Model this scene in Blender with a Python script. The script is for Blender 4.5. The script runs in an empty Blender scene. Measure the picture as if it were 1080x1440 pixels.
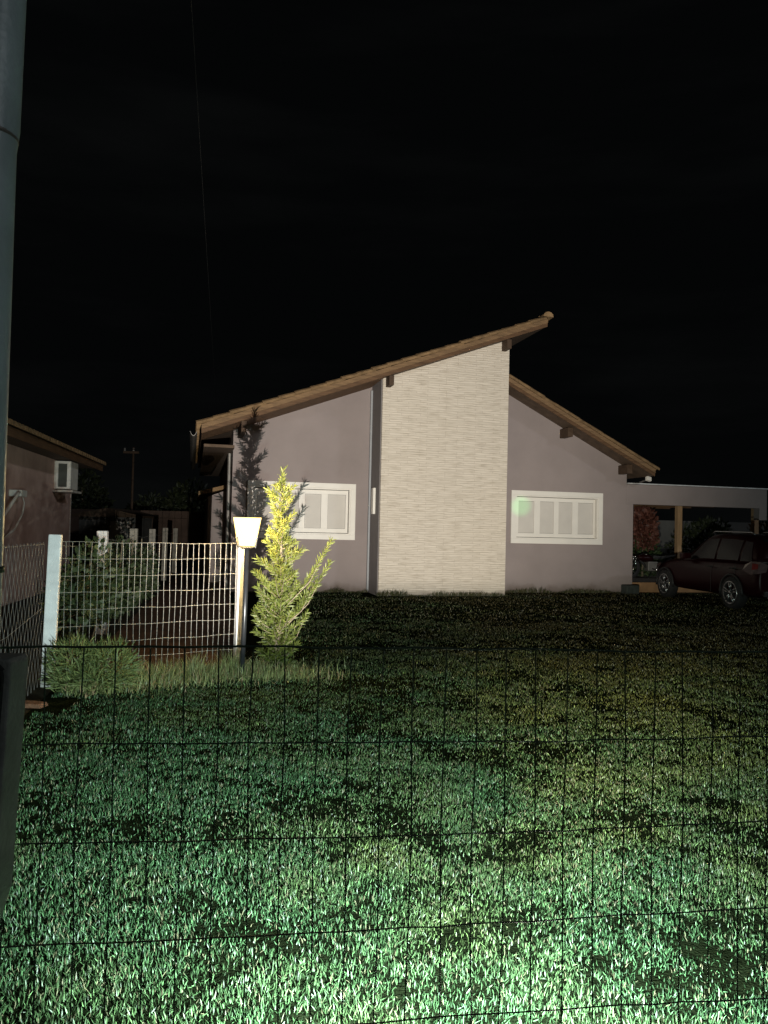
import bpy, bmesh, math, random
import numpy as np
from mathutils import Vector, Matrix
R = math.radians
random.seed(7); rng = np.random.default_rng(7)
S = bpy.context.scene
COL = S.collection

# ------------------------------------------------------------------ camera
cd = bpy.data.cameras.new("camera"); cam = bpy.data.objects.new("camera", cd); COL.objects.link(cam)
cd.sensor_fit = 'VERTICAL'; cd.sensor_height = 36; cd.sensor_width = 27; cd.lens = 27
cd.clip_start = 0.05; cd.clip_end = 2000
cam.matrix_world = Matrix.Translation((0, 0, 1.5)) @ Matrix.Rotation(R(90 + 1.33), 4, 'X') @ Matrix.Rotation(R(1.3), 4, 'Z')
S.camera = cam

# ------------------------------------------------------------------ night sky
W = bpy.data.worlds.new("World"); S.world = W; W.use_nodes = True
nt = W.node_tree; nt.nodes.clear()
wo = nt.nodes.new('ShaderNodeOutputWorld'); bg = nt.nodes.new('ShaderNodeBackground')
tc = nt.nodes.new('ShaderNodeTexCoord'); mp = nt.nodes.new('ShaderNodeMapping'); mp.inputs['Scale'].default_value = (1.6, 1.6, 9)
nz = nt.nodes.new('ShaderNodeTexNoise'); nz.inputs['Scale'].default_value = 1.7; nz.inputs['Detail'].default_value = 5
rp = nt.nodes.new('ShaderNodeValToRGB')
rp.color_ramp.elements[0].position = .46; rp.color_ramp.elements[0].color = (.0012, .0014, .0015, 1)
rp.color_ramp.elements[1].position = .85; rp.color_ramp.elements[1].color = (.0030, .0033, .0033, 1)
nt.links.new(tc.outputs['Generated'], mp.inputs['Vector']); nt.links.new(mp.outputs[0], nz.inputs['Vector'])
nt.links.new(nz.outputs['Fac'], rp.inputs['Fac']); nt.links.new(rp.outputs[0], bg.inputs['Color'])
bg.inputs['Strength'].default_value = 1.0
nt.links.new(bg.outputs[0], wo.inputs[0])

# ------------------------------------------------------------------ lights
def aim(o, target):
    o.rotation_euler = (Vector(target) - o.location).to_track_quat('-Z', 'Y').to_euler()
def spot(name, loc, target, watts, color, half, blend, radius):
    d = bpy.data.lights.new(name, 'SPOT'); d.energy = watts; d.color = color
    d.spot_size = R(2 * half); d.spot_blend = blend; d.shadow_soft_size = radius
    o = bpy.data.objects.new(name, d); COL.objects.link(o); o.location = loc; aim(o, target); return o
# moonlight / far street light: the faint fill over everything, from behind the camera's right
md = bpy.data.lights.new("moon", 'SUN'); md.energy = .27; md.angle = R(4); md.color = (.92, .97, 1)
moon = bpy.data.objects.new("moon", md); COL.objects.link(moon); moon.location = (8, -8, 8)
moon.rotation_euler = Vector((-.76, .58, -.34)).to_track_quat('-Z', 'Y').to_euler()
# two floodlights at the foot of the front fence: one on the house, one on the lawn
spot("house_floodlight", (.34, 1.25, .60), (.3, 18, 4.6), 9800, (1, .91, .80), 29, .9, .004)
spot("lawn_floodlight", (.30, 1.36, .47), (.55, 5.0, .05), 1350, (.76, 1, .94), 76, .9, .03)
spot("added_warm_lawn_spot", (.36, 1.36, .50), (2.6, 9.5, .25), 800, (1, .82, .44), 15, 1, .03)  # added warm spot, in place of the house beam's spill over the lawn
spot("added_green_patch_spot", (.55, 1.62, .30), (3.44, 19.30, 2.17), 6000, (.12, 1, .25), 1.0, 1, .01)  # added narrow spot that throws the green reflection patch onto the window
S.view_settings.view_transform = 'Standard'; S.view_settings.look = 'None'
S.view_settings.exposure = 0; S.view_settings.gamma = 1

# ------------------------------------------------------------------ helpers
class MB:
    """collects boxes, prisms and tubes for ONE mesh object"""
    def __init__(s): s.v = []; s.f = []
    def add(s, vs, fs):
        b = len(s.v); s.v += [tuple(p) for p in vs]; s.f += [tuple(b + i for i in f) for f in fs]; return s
    def box(s, x0, x1, y0, y1, z0, z1):
        vs = [(x, y, z) for z in (z0, z1) for y in (y0, y1) for x in (x0, x1)]
        return s.add(vs, [(0, 2, 3, 1), (4, 5, 7, 6), (0, 1, 5, 4), (2, 6, 7, 3), (0, 4, 6, 2), (1, 3, 7, 5)])
    def prism(s, poly, y0, y1):
        """polygon in x,z (counter-clockwise seen from -y) from y0 (front) to y1 (back)"""
        n = len(poly)
        vs = [(x, y0, z) for x, z in poly] + [(x, y1, z) for x, z in poly]
        fs = [tuple(range(n)), tuple(range(2 * n - 1, n - 1, -1))]
        fs += [(i, i + n, (i + 1) % n + n, (i + 1) % n) for i in range(n)]
        return s.add(vs, fs)
    def tube(s, pts, r, n=6, caps=True):
        pts = [Vector(p) for p in pts]; rs = r if isinstance(r, (list, tuple)) else [r] * len(pts)
        vs = []; up = None
        for i, p in enumerate(pts):
            t = (pts[min(i + 1, len(pts) - 1)] - pts[max(i - 1, 0)]).normalized()
            if up is None: up = Vector((0, 0, 1)) if abs(t.z) < .9 else Vector((0, 1, 0))
            a = t.cross(up).normalized(); b = a.cross(t).normalized(); up = b
            vs += [p + (a * math.cos(k * 2 * math.pi / n) + b * math.sin(k * 2 * math.pi / n)) * rs[i] for k in range(n)]
        fs = []
        for i in range(len(pts) - 1):
            for k in range(n):
                fs.append((i * n + k, (i + 1) * n + k, (i + 1) * n + (k + 1) % n, i * n + (k + 1) % n))
        if caps:
            fs.append(tuple(range(n))); e = (len(pts) - 1) * n; fs.append(tuple(e + k for k in reversed(range(n))))
        return s.add(vs, fs)
    def lathe(s, prof, axis='Z', c=(0, 0, 0), n=24):
        """profile of (radius, height) along an axis"""
        vs = []
        for r, h in prof:
            for k in range(n):
                a = 2 * math.pi * k / n; p = (r * math.cos(a), r * math.sin(a), h)
                if axis == 'Y': p = (p[0], p[2], p[1])
                vs.append((p[0] + c[0], p[1] + c[1], p[2] + c[2]))
        fs = []
        for i in range(len(prof) - 1):
            for k in range(n): fs.append((i * n + k, i * n + (k + 1) % n, (i + 1) * n + (k + 1) % n, (i + 1) * n + k))
        return s.add(vs, fs)
    def build(s, name, mat, parent=None, smooth=False, bevel=0):
        m = bpy.data.meshes.new(name); m.from_pydata(s.v, [], s.f)
        bm = bmesh.new(); bm.from_mesh(m); bmesh.ops.recalc_face_normals(bm, faces=bm.faces)
        if bevel: bmesh.ops.bevel(bm, geom=[e for e in bm.edges if e.calc_face_angle(0) > .5], offset=bevel, segments=2, affect='EDGES', profile=.6)
        bm.to_mesh(m); bm.free()
        if mat: m.materials.append(mat)
        if smooth: m.polygons.foreach_set('use_smooth', [True] * len(m.polygons))
        o = bpy.data.objects.new(name, m); COL.objects.link(o)
        if parent: o.parent = parent
        return o
def thing(name, label, cat, loc=(0, 0, 0), rotz=0, group=None):
    o = bpy.data.objects.new(name, None); COL.objects.link(o); o.empty_display_size = .1
    o.location = loc; o.rotation_euler = (0, 0, rotz); return tag(o, label, cat, group)
def tag(o, label, cat, group=None, kind=None):
    o['label'] = label; o['category'] = cat
    if group: o['group'] = group
    if kind: o['kind'] = kind
    return o
def structure(o): o['kind'] = 'structure'; return o

def mat(name, c, rough=.6, metal=0, spec=.4, var=.25, vscale=6, bump=0, bscale=60, coat=0, c2=None, stretch=(1, 1, 1), emit=None, estr=0):
    m = bpy.data.materials.new(name); m.use_nodes = True; n = m.node_tree; p = n.nodes['Principled BSDF']
    p.inputs['Roughness'].default_value = rough; p.inputs['Metallic'].default_value = metal
    p.inputs['Specular IOR Level'].default_value = spec; p.inputs['Coat Weight'].default_value = coat
    t = n.nodes.new('ShaderNodeTexCoord'); mpn = n.nodes.new('ShaderNodeMapping'); mpn.inputs['Scale'].default_value = stretch
    n.links.new(t.outputs['Object'], mpn.inputs['Vector'])
    a = n.nodes.new('ShaderNodeTexNoise'); a.inputs['Scale'].default_value = vscale; a.inputs['Detail'].default_value = 6; a.inputs['Roughness'].default_value = .6
    n.links.new(mpn.outputs[0], a.inputs['Vector'])
    r = n.nodes.new('ShaderNodeValToRGB'); e = r.color_ramp.elements
    e[0].position = .3; e[1].position = .7
    lo = [x * (1 - var) for x in c]; hi = [min(1, x * (1 + var)) for x in c] if c2 is None else c2
    e[0].color = (*lo, 1); e[1].color = (*hi, 1)
    n.links.new(a.outputs['Fac'], r.inputs['Fac']); n.links.new(r.outputs[0], p.inputs['Base Color'])
    if bump:
        b = n.nodes.new('ShaderNodeTexNoise'); b.inputs['Scale'].default_value = bscale; b.inputs['Detail'].default_value = 4
        n.links.new(mpn.outputs[0], b.inputs['Vector'])
        bn = n.nodes.new('ShaderNodeBump'); bn.inputs['Strength'].default_value = bump; bn.inputs['Distance'].default_value = .02
        n.links.new(b.outputs['Fac'], bn.inputs['Height']); n.links.new(bn.outputs[0], p.inputs['Normal'])
    if emit:
        p.inputs['Emission Color'].default_value = (*emit, 1); p.inputs['Emission Strength'].default_value = estr
    return m
def leaf_mat(name, rough=.5, spec=.35, trans=0):
    m = bpy.data.materials.new(name); m.use_nodes = True; n = m.node_tree; p = n.nodes['Principled BSDF']
    a = n.nodes.new('ShaderNodeAttribute'); a.attribute_name = 'tint'
    n.links.new(a.outputs['Color'], p.inputs['Base Color'])
    p.inputs['Roughness'].default_value = rough; p.inputs['Specular IOR Level'].default_value = spec
    if trans:
        tr = n.nodes.new('ShaderNodeBsdfTranslucent'); n.links.new(a.outputs['Color'], tr.inputs['Color'])
        mx = n.nodes.new('ShaderNodeMixShader'); mx.inputs[0].default_value = trans
        n.links.new(p.outputs[0], mx.inputs[1]); n.links.new(tr.outputs[0], mx.inputs[2])
        n.links.new(mx.outputs[0], n.nodes['Material Output'].inputs[0])
    return m

def vnoise(x, y, seed=0):
    """vectorised value noise 0..1"""
    xi = np.floor(x).astype(np.int64); yi = np.floor(y).astype(np.int64); fx = x - xi; fy = y - yi
    fx = fx * fx * (3 - 2 * fx); fy = fy * fy * (3 - 2 * fy)
    def h(a, b):
        v = (a * 374761393 + b * 668265263 + seed * 974634777) & 0x7fffffff
        v = ((v ^ (v >> 13)) * 1274126177) & 0x7fffffff
        return ((v ^ (v >> 16)) & 0xffff) / 65535.
    return (h(xi, yi) * (1 - fx) + h(xi + 1, yi) * fx) * (1 - fy) + (h(xi, yi + 1) * (1 - fx) + h(xi + 1, yi + 1) * fx) * fy

def blades(name, P, L, Wd, tint, mt, lean=.5, parent=None, dirs=None, curl=.35):
    """P (n,3) roots, L lengths, Wd widths, tint (n,3); each blade is a bent tapering strip of 5 vertices"""
    n = len(P); az = rng.uniform(0, 2 * np.pi, n)
    if dirs is None:
        ln = np.abs(rng.normal(0, lean, n)); la = rng.uniform(0, 2 * np.pi, n)
        D = np.stack([np.sin(ln) * np.cos(la), np.sin(ln) * np.sin(la), np.cos(ln)], 1)
    else: D = dirs / np.linalg.norm(dirs, axis=1, keepdims=True)
    side = np.stack([np.cos(az), np.sin(az), np.zeros(n)], 1)
    side = np.cross(D, side); side /= np.linalg.norm(side, axis=1, keepdims=True) + 1e-9
    bend = np.cross(side, D) * (curl * rng.uniform(-1, 1, n))[:, None]
    L = L[:, None]; w = (Wd / 2)[:, None]
    mid = P + D * L * .55 + bend * L * .15; tip = P + D * L + bend * L * .8
    V = np.stack([P - side * w * .7, P + side * w * .7, mid - side * w, mid + side * w, tip], 1).reshape(-1, 3)
    base = (np.arange(n) * 5)[:, None]
    quads = base + np.array([0, 1, 3, 2]); tris = base + np.array([2, 3, 4])
    loops = np.concatenate([quads, tris], 1).reshape(-1)
    starts = np.stack([np.arange(n) * 7, np.arange(n) * 7 + 4], 1).reshape(-1)
    m = bpy.data.meshes.new(name)
    m.vertices.add(n * 5); m.vertices.foreach_set('co', V.astype(np.float32).reshape(-1))
    m.loops.add(n * 7); m.loops.foreach_set('vertex_index', loops.astype(np.int32))
    m.polygons.add(n * 2); m.polygons.foreach_set('loop_start', starts.astype(np.int32))
    m.update(calc_edges=True); m.validate()
    at = m.color_attributes.new('tint', 'FLOAT_COLOR', 'POINT')
    c = np.ones((n, 5, 4), np.float32); c[:, :, :3] = tint[:, None, :]
    at.data.foreach_set('color', c.reshape(-1))
    m.materials.append(mt)
    o = bpy.data.objects.new(name, m); COL.objects.link(o)
    if parent: o.parent = parent
    return o

# ------------------------------------------------------------------ materials
M = dict(
 soil=mat('soil', (.030, .028, .018), .95, spec=.1, var=.4, vscale=3, bump=.6, bscale=30),
 lawn=mat('lawn', (.010, .013, .006), 1, spec=0, var=.6, vscale=9, bump=.9, bscale=90),
 dirt=mat('dirt', (.115, .068, .048), .95, spec=.1, var=.35, vscale=4, bump=.6, bscale=25),
 stucco=mat('stucco', (.270, .229, .222), .88, spec=.15, var=.09, vscale=.9, bump=.3, bscale=150),
 strip=mat('grey_paint', (.20, .185, .185), .8, spec=.2, var=.06, vscale=2, bump=.1, bscale=120),
 white=mat('white_paint', (.72, .69, .64), .45, spec=.4, var=.04, vscale=3),
 shutter=mat('shutter_panel', (.57, .54, .50), .5, spec=.4, var=.05, vscale=2),
 gap=mat('rubber_seal', (.09, .085, .08), .7),
 fascia=mat('fascia_wood', (.10, .055, .028), .7, spec=.25, var=.35, vscale=4, stretch=(.6, 6, 6), bump=.3, bscale=12),
 fascia_dark=mat('beam_wood', (.055, .032, .018), .75, var=.3, vscale=5),
 tile=mat('clay_tile', (.21, .135, .07), .85, spec=.2, var=.4, vscale=5, bump=.4, bscale=40),
 verge=mat('verge_wood', (.165, .10, .05), .8, var=.35, vscale=5, stretch=(.8, 5, 8), bump=.3, bscale=14),
 deck=mat('roof_lining', (.085, .055, .035), .8, var=.3),
 gutter=mat('gutter_metal', (.16, .15, .14), .5, metal=.3),
 pinkwall=mat('pink_render', (.56, .35, .285), .9, spec=.15, var=.4, vscale=.9, bump=.4, bscale=60, c2=(.68, .48, .41)),
 dark=mat('dark_opening', (.02, .015, .012), .8),
 acwhite=mat('ac_casing', (.62, .60, .54), .5, var=.12, vscale=8),
 acgrille=mat('ac_grille', (.06, .065, .055), .6),
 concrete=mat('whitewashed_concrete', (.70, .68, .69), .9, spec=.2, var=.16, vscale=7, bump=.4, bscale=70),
 dimconcrete=mat('dimmed_post_concrete', (.24, .22, .19), .9, spec=.2, var=.3, vscale=6, bump=.4, bscale=60),  # copy of the post concrete, the dimness of distance put into its colour
 wire=mat('galvanised_wire', (.34, .32, .29), .5, metal=.2, var=.2, vscale=30),
 hexwire=mat('dull_wire', (.20, .18, .17), .6, metal=.2, var=.2, vscale=20),
 greenwire=mat('green_coated_wire', (.030, .050, .034), .55, spec=.25, var=.3, vscale=30),
 pipe=mat('painted_steel_pole', (.36, .46, .48), .42, spec=.5, var=.16, vscale=14, bump=.12, bscale=90),
 latch=mat('latch_box_metal', (.15, .165, .15), .6, spec=.35, var=.25, vscale=18, bump=.2, bscale=120),
 latchdark=mat('latch_cover', (.02, .022, .022), .6, spec=.3),
 pole=mat('lamp_pole_steel', (.03, .032, .036), .3, metal=.3, var=.2, vscale=12),
 lampframe=mat('lamp_frame', (.05, .045, .04), .5, metal=.4),
 lampglass=mat('lit_lamp_glass', (.9, .85, .75), .4, emit=(1, .70, .36), estr=22),
 bulb=mat('glowing_bulb', (.9, .8, .6), .4, emit=(1, .76, .38), estr=800),
 bark=mat('bark', (.16, .13, .09), .9, var=.35, vscale=20, bump=.5, bscale=40),
 paint=mat('maroon_car_paint', (.013, .0018, .0028), .34, spec=.12, var=.1, coat=0),
 glass=mat('dark_car_glass', (.006, .006, .007), .22, spec=.12, var=.1),
 trim=mat('black_plastic', (.015, .015, .016), .55),
 tyre=mat('tyre_rubber', (.014, .014, .015), .85, bump=.2),
 alloy=mat('alloy_rim', (.30, .31, .32), .28, metal=.9, var=.1),
 chrome=mat('chrome', (.75, .75, .76), .12, metal=1, var=.04),
 lens=mat('clear_lens', (.09, .06, .06), .12, spec=.8, var=.2, vscale=20),
 redlens=mat('red_lens', (.12, .01, .01), .12, spec=.8, var=.2),
 timber=mat('new_timber', (.42, .27, .15), .75, var=.25, vscale=3, stretch=(8, 8, .6), bump=.2),
 brick=mat('terracotta_paint', (.30, .17, .085), .85, var=.3, vscale=3, bump=.3),
 kerbbrick=mat('kerb_brick', (.15, .072, .042), .9, var=.45, vscale=14, bump=.5),
 block=mat('dark_stone', (.035, .042, .038), .85, var=.4, vscale=9, bump=.5),
 greywall=mat('grey_render', (.11, .11, .105), .9, var=.2, vscale=1.5, bump=.3),
 seat=mat('black_vinyl', (.02, .02, .02), .5),
 cable=mat('cable', (.03, .03, .03), .6),
 pvc=mat('pvc_conduit', (.55, .50, .44), .4, var=.1),
 brownwall=mat('brown_render', (.085, .055, .042), .9, var=.35, vscale=1),
 floor=mat('terrace_screed', (.22, .19, .16), .9, var=.2, vscale=3),
)
def lamp_glass():
    m = M['lampglass']; n = m.node_tree
    for x in list(n.nodes): n.nodes.remove(x)
    o = n.nodes.new('ShaderNodeOutputMaterial'); e = n.nodes.new('ShaderNodeEmission'); t = n.nodes.new('ShaderNodeBsdfTransparent'); a = n.nodes.new('ShaderNodeAddShader')
    e.inputs['Color'].default_value = (1, .70, .22, 1); e.inputs['Strength'].default_value = 3.0; t.inputs['Color'].default_value = (.6, .57, .5, 1)
    n.links.new(e.outputs[0], a.inputs[0]); n.links.new(t.outputs[0], a.inputs[1]); n.links.new(a.outputs[0], o.inputs[0])
lamp_glass()        # amber frosted glass: it lets the bulb's light through and glows itself
GRASS = leaf_mat('grass_blade', .42, .45, .12); LEAF = leaf_mat('leaf', .5, .3, .25)

# stacked stone cladding: thin irregular strips
def stone_material():
    m = bpy.data.materials.new('stacked_stone'); m.use_nodes = True; n = m.node_tree; p = n.nodes['Principled BSDF']
    t = n.nodes.new('ShaderNodeTexCoord'); sx = n.nodes.new('ShaderNodeSeparateXYZ'); n.links.new(t.outputs['Object'], sx.inputs[0])
    ad = n.nodes.new('ShaderNodeMath'); ad.operation = 'ADD'; n.links.new(sx.outputs[0], ad.inputs[0]); n.links.new(sx.outputs[1], ad.inputs[1])
    w = n.nodes.new('ShaderNodeTexNoise'); w.inputs['Scale'].default_value = 2.2; w.inputs['Detail'].default_value = 3; n.links.new(t.outputs['Object'], w.inputs['Vector'])
    wz = n.nodes.new('ShaderNodeMath'); wz.operation = 'MULTIPLY_ADD'; wz.inputs[1].default_value = .055
    n.links.new(w.outputs['Fac'], wz.inputs[0]); n.links.new(sx.outputs[2], wz.inputs[2])
    cx = n.nodes.new('ShaderNodeCombineXYZ'); n.links.new(ad.outputs[0], cx.inputs[0]); n.links.new(wz.outputs[0], cx.inputs[1])
    br = n.nodes.new('ShaderNodeTexBrick'); n.links.new(cx.outputs[0], br.inputs['Vector'])
    br.inputs['Scale'].default_value = 1; br.inputs['Brick Width'].default_value = .45; br.inputs['Row Height'].default_value = .052
    br.inputs['Mortar Size'].default_value = .005; br.inputs['Mortar Smooth'].default_value = .6; br.inputs['Bias'].default_value = -.15; br.offset = .37; br.squash = 1.6; br.squash_frequency = 3
    br.inputs['Color1'].default_value = (.63, .57, .49, 1); br.inputs['Color2'].default_value = (.56, .505, .43, 1); br.inputs['Mortar'].default_value = (.46, .40, .335, 1)
    mp2 = n.nodes.new('ShaderNodeMapping'); mp2.inputs['Scale'].default_value = (2.2, 26, 1); n.links.new(cx.outputs[0], mp2.inputs['Vector'])
    nz2 = n.nodes.new('ShaderNodeTexNoise'); nz2.inputs['Scale'].default_value = 1.5; nz2.inputs['Detail'].default_value = 7; n.links.new(mp2.outputs[0], nz2.inputs['Vector'])
    rr = n.nodes.new('ShaderNodeValToRGB'); rr.color_ramp.elements[0].position = .30; rr.color_ramp.elements[0].color = (.70, .675, .64, 1); rr.color_ramp.elements[1].position = .52; rr.color_ramp.elements[1].color = (1, 1, 1, 1)
    n.links.new(nz2.outputs['Fac'], rr.inputs['Fac'])
    mx = n.nodes.new('ShaderNodeMixRGB'); mx.blend_type = 'MULTIPLY'; mx.inputs[0].default_value = .9
    n.links.new(br.outputs['Color'], mx.inputs[1]); n.links.new(rr.outputs[0], mx.inputs[2]); n.links.new(mx.outputs[0], p.inputs['Base Color'])
    p.inputs['Roughness'].default_value = .9; p.inputs['Specular IOR Level'].default_value = .2
    bn = n.nodes.new('ShaderNodeBump'); bn.inputs['Strength'].default_value = .8; bn.inputs['Distance'].default_value = .02
    bw = n.nodes.new('ShaderNodeRGBToBW'); n.links.new(mx.outputs[0], bw.inputs[0]); n.links.new(bw.outputs[0], bn.inputs['Height']); n.links.new(bn.outputs[0], p.inputs['Normal'])
    return m
STONE = stone_material()
def add_base_stain(m, h=.42):
    n = m.node_tree; p = n.nodes['Principled BSDF']; src = p.inputs['Base Color'].links[0].from_socket
    t = n.nodes.new('ShaderNodeTexCoord'); sx = n.nodes.new('ShaderNodeSeparateXYZ'); n.links.new(t.outputs['Object'], sx.inputs[0])
    nz = n.nodes.new('ShaderNodeTexNoise'); nz.inputs['Scale'].default_value = 3.2; nz.inputs['Detail'].default_value = 8; n.links.new(t.outputs['Object'], nz.inputs['Vector'])
    mm = n.nodes.new('ShaderNodeMath'); mm.operation = 'MULTIPLY_ADD'; mm.inputs[1].default_value = -1 / h; mm.inputs[2].default_value = .45; n.links.new(sx.outputs[2], mm.inputs[0])
    ad = n.nodes.new('ShaderNodeMath'); ad.operation = 'ADD'; n.links.new(mm.outputs[0], ad.inputs[0]); n.links.new(nz.outputs['Fac'], ad.inputs[1])
    rr = n.nodes.new('ShaderNodeValToRGB'); rr.color_ramp.elements[0].position = .42; rr.color_ramp.elements[1].position = .85; n.links.new(ad.outputs[0], rr.inputs['Fac'])
    f = n.nodes.new('ShaderNodeMath'); f.operation = 'MULTIPLY'; f.inputs[1].default_value = .6; n.links.new(rr.outputs[0], f.inputs[0])
    mx = n.nodes.new('ShaderNodeMixRGB'); n.links.new(f.outputs[0], mx.inputs[0]); n.links.new(src, mx.inputs[1]); mx.inputs[2].default_value = (.11, .08, .06, 1)
    n.links.new(mx.outputs[0], p.inputs['Base Color'])
add_base_stain(M['stucco']); add_base_stain(STONE, .25); add_base_stain(M['concrete'], .5)

# ------------------------------------------------------------------ ground
def bx(y): return -3.05 - .2 * (y - 7.06)          # the plot boundary on the left
structure(MB().add([(-400, -60, 0), (400, -60, 0), (400, 600, 0), (-400, 600, 0)], [(0, 1, 2, 3)]).build('ground', M['soil']))
structure(MB().add([(bx(-3) + .05, -3, .004), (14, -3, .004), (14, 20.0, .004), (6.9, 20.2, .004), (-3.5, 17.6, .004), (-1.4, 8.0, .004), (bx(7.3) + .1, 7.3, .004)],
                   [(0, 1, 2, 3, 4, 5, 6)]).build('lawn', M['lawn']))
structure(MB().add([(bx(7.3) + .12, 7.32, .005), (-1.42, 8.02, .005), (-3.5, 17.6, .005), (-4.0, 24, .005), (bx(24) + .1, 24, .005)], [(0, 1, 2, 3, 4)]).build('dirt_path', M['dirt']))
structure(MB().prism([(-.6, 0), (-.10, 0), (-.12, .035), (-.6, .04)], 0, .12).build('kerb', M['kerbbrick'], None, bevel=.006))
k = bpy.data.objects['kerb']; k.location = (-2.62, 6.18, 0); k.rotation_euler = (0, 0, R(-8))

# ------------------------------------------------------------------ house
HA = R(14)
house = thing('house', 'mauve rendered house with tall stone clad wall and two opposed sloping tiled roofs', 'house', (-.262, 18.39, 0), HA)
UL = lambda u: 4.93 + .372 * (u + .1)               # underside of the left roof
UR = lambda u: 4.95 - .51 * (u - 3.46)              # underside of the right roof
def wall_around(mb, u0, u1, top, w0, w1, z0, z1, y0, y1):
    mb.prism([(u0, 0), (w0, 0), (w0, top(w0)), (u0, top(u0))], y0, y1)
    mb.prism([(w1, 0), (u1, 0), (u1, top(u1)), (w1, top(w1))], y0, y1)
    mb.prism([(w0, 0), (w1, 0), (w1, z0), (w0, z0)], y0, y1)
    mb.prism([(w0, z1), (w1, z1), (w1, top(w1)), (w0, top(w0))], y0, y1)
WZ0, WZ1 = 1.24, 2.57
A0, A1, B0, B1 = -2.98, -.44, 3.545, 6.08
mb = MB()
wall_around(mb, -3.33, -.09, UL, A0 + .1, A1 - .1, WZ0 + .1, WZ1 - .1, 0, .2)
wall_around(mb, 3.0, 6.78, UR, B0 + .1, B1 - .1, WZ0 + .1, WZ1 - .1, 0, .2)
mb.prism([(6.78, 0), (6.985, 0), (6.985, 2.318), (6.78, 2.318)], 0, .2)
mb.prism([(-3.33, 0), (-3.13, 0), (-3.13, UL(-3.33)), (-3.33, UL(-3.33))], .2, 8.6)     # left side wall
mb.prism([(6.58, 0), (6.78, 0), (6.78, UR(6.78)), (6.58, UR(6.78))], .2, 8.6)           # right side wall
mb.prism([(-3.13, 0), (2.8, 0), (2.8, UL(2.8)), (-3.13, UL(-3.13))], 8.4, 8.6)
mb.prism([(2.8, 0), (6.58, 0), (6.58, UR(6.58)), (3.0, UR(3.0)), (2.8, UR(3.0))], 8.42, 8.6)
mb.prism([(-.09, 0), (-.05, 0), (-.05, 4.9), (-.09, UL(-.09))], .02, .2)
mb.build('wall', M['stucco'], house)
# stone clad block standing one metre proud, running up under the higher roof
sb = MB(); sb.prism([(-.07, .02), (3.0, .02), (3.0, UL(3.0)), (-.07, UL(-.07))], -1.0, -.94)
sb.build('stone_wall', STONE, house)
cb = MB(); cb.prism([(-.09, 0), (2.985, 0), (2.985, UL(2.985)), (-.09, UL(-.09))], -.94, 0)
cb.prism([(2.78, 3.2), (2.985, 3.2), (2.985, UL(2.985)), (2.78, UL(2.78))], .2, 8.4)
cb.build('side_wall', M['strip'], house)
MB().box(-.10, 3.0, -1.003, -.9, 0, .02).build('plinth', M['strip'], house)
MB().box(-.135, -.0915, -.10, -.02, .05, 4.82).build('corner_post', mat('pale_blue_grey_paint', (.30, .31, .33), .6, var=.05), house, bevel=.004)
MB().box(-.15, -.0915, -.62, -.42, 1.86, 2.47).build('meter_box', M['white'], house, bevel=.012)

# windows: outer trim, recessed sashes with two shutter panels each
def window(u0, u1):
    w = MB(); t = .12
    w.box(u0, u1, -.05, .0, WZ1 - t, WZ1); w.box(u0, u1, -.055, .0, WZ0, WZ0 + t)
    w.box(u0, u0 + t, -.05, 0, WZ0 + t, WZ1 - t); w.box(u1 - t, u1, -.05, 0, WZ0 + t, WZ1 - t)
    wo_ = w.build('window', M['white'], house, bevel=.006)
    i = MB(); a0, a1, z0, z1 = u0 + t, u1 - t, WZ0 + t, WZ1 - t
    i.box(a0 - .05, a1 + .05, .1, .12, z0 - .05, z1 + .05)
    i.build('backing', M['gap'], wo_)
    n = MB(); f = .03
    n.box(a0, a1, -.03, .1, z1 - f, z1); n.box(a0, a1, -.03, .1, z0, z0 + f); n.box(a0, a0 + f, -.03, .1, z0 + f, z1 - f); n.box(a1 - f, a1, -.03, .1, z0 + f, z1 - f)
    n.build('inner_frame', M['white'], wo_, bevel=.004)
    a0 += f + .012; a1 -= f + .012; z0 += f + .012; z1 -= f + .012; mid = (a0 + a1) / 2
    for s0, s1, yy in ((a0, mid + .03, .03), (mid - .03, a1, .062)):
        s = MB(); st = .06; inn = .105; L_ = s0 < mid - .1; sl_, sr_ = (st, inn) if L_ else (inn, st)
        c = (s0 + s1) / 2
        s.box(s0, s1, yy, yy + .03, z1 - .10, z1); s.box(s0, s1, yy, yy + .03, z0, z0 + .10)
        for q0, q1 in ((s0, s0 + sl_), (c - .08, c + .08), (s1 - sr_, s1)): s.box(q0, q1, yy, yy + .03, z0 + .10, z1 - .10)
        so = s.build('sash', M['white'], wo_, bevel=.003)
        for q0, q1 in ((s0 + sl_, c - .08), (c + .08, s1 - sr_)):
            pb = MB(); zz0, zz1 = z0 + .10, z1 - .10
            pb.box(q0 + .006, q1 - .006, yy + .013, yy + .03, zz0 + .006, zz1 - .006)
            nn = 26                                    # fine louvre slats
            for j in range(nn):
                zc = zz0 + .02 + (zz1 - zz0 - .04) * (j + .5) / nn; hh = (zz1 - zz0 - .04) / nn
                pb.add([(q0 + .02, yy + .0128, zc - hh * .5), (q1 - .02, yy + .0128, zc - hh * .5), (q1 - .02, yy + .006, zc - hh * .45), (q0 + .02, yy + .006, zc - hh * .45), (q0 + .02, yy + .0128, zc + hh * .42), (q1 - .02, yy + .0128, zc + hh * .42)], [(0, 1, 2, 3), (3, 2, 5, 4)])
            pb.build('shutter_panel', M['shutter'], wo_)
    return wo_
window(A0, A1); window(B0, B1)

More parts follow.
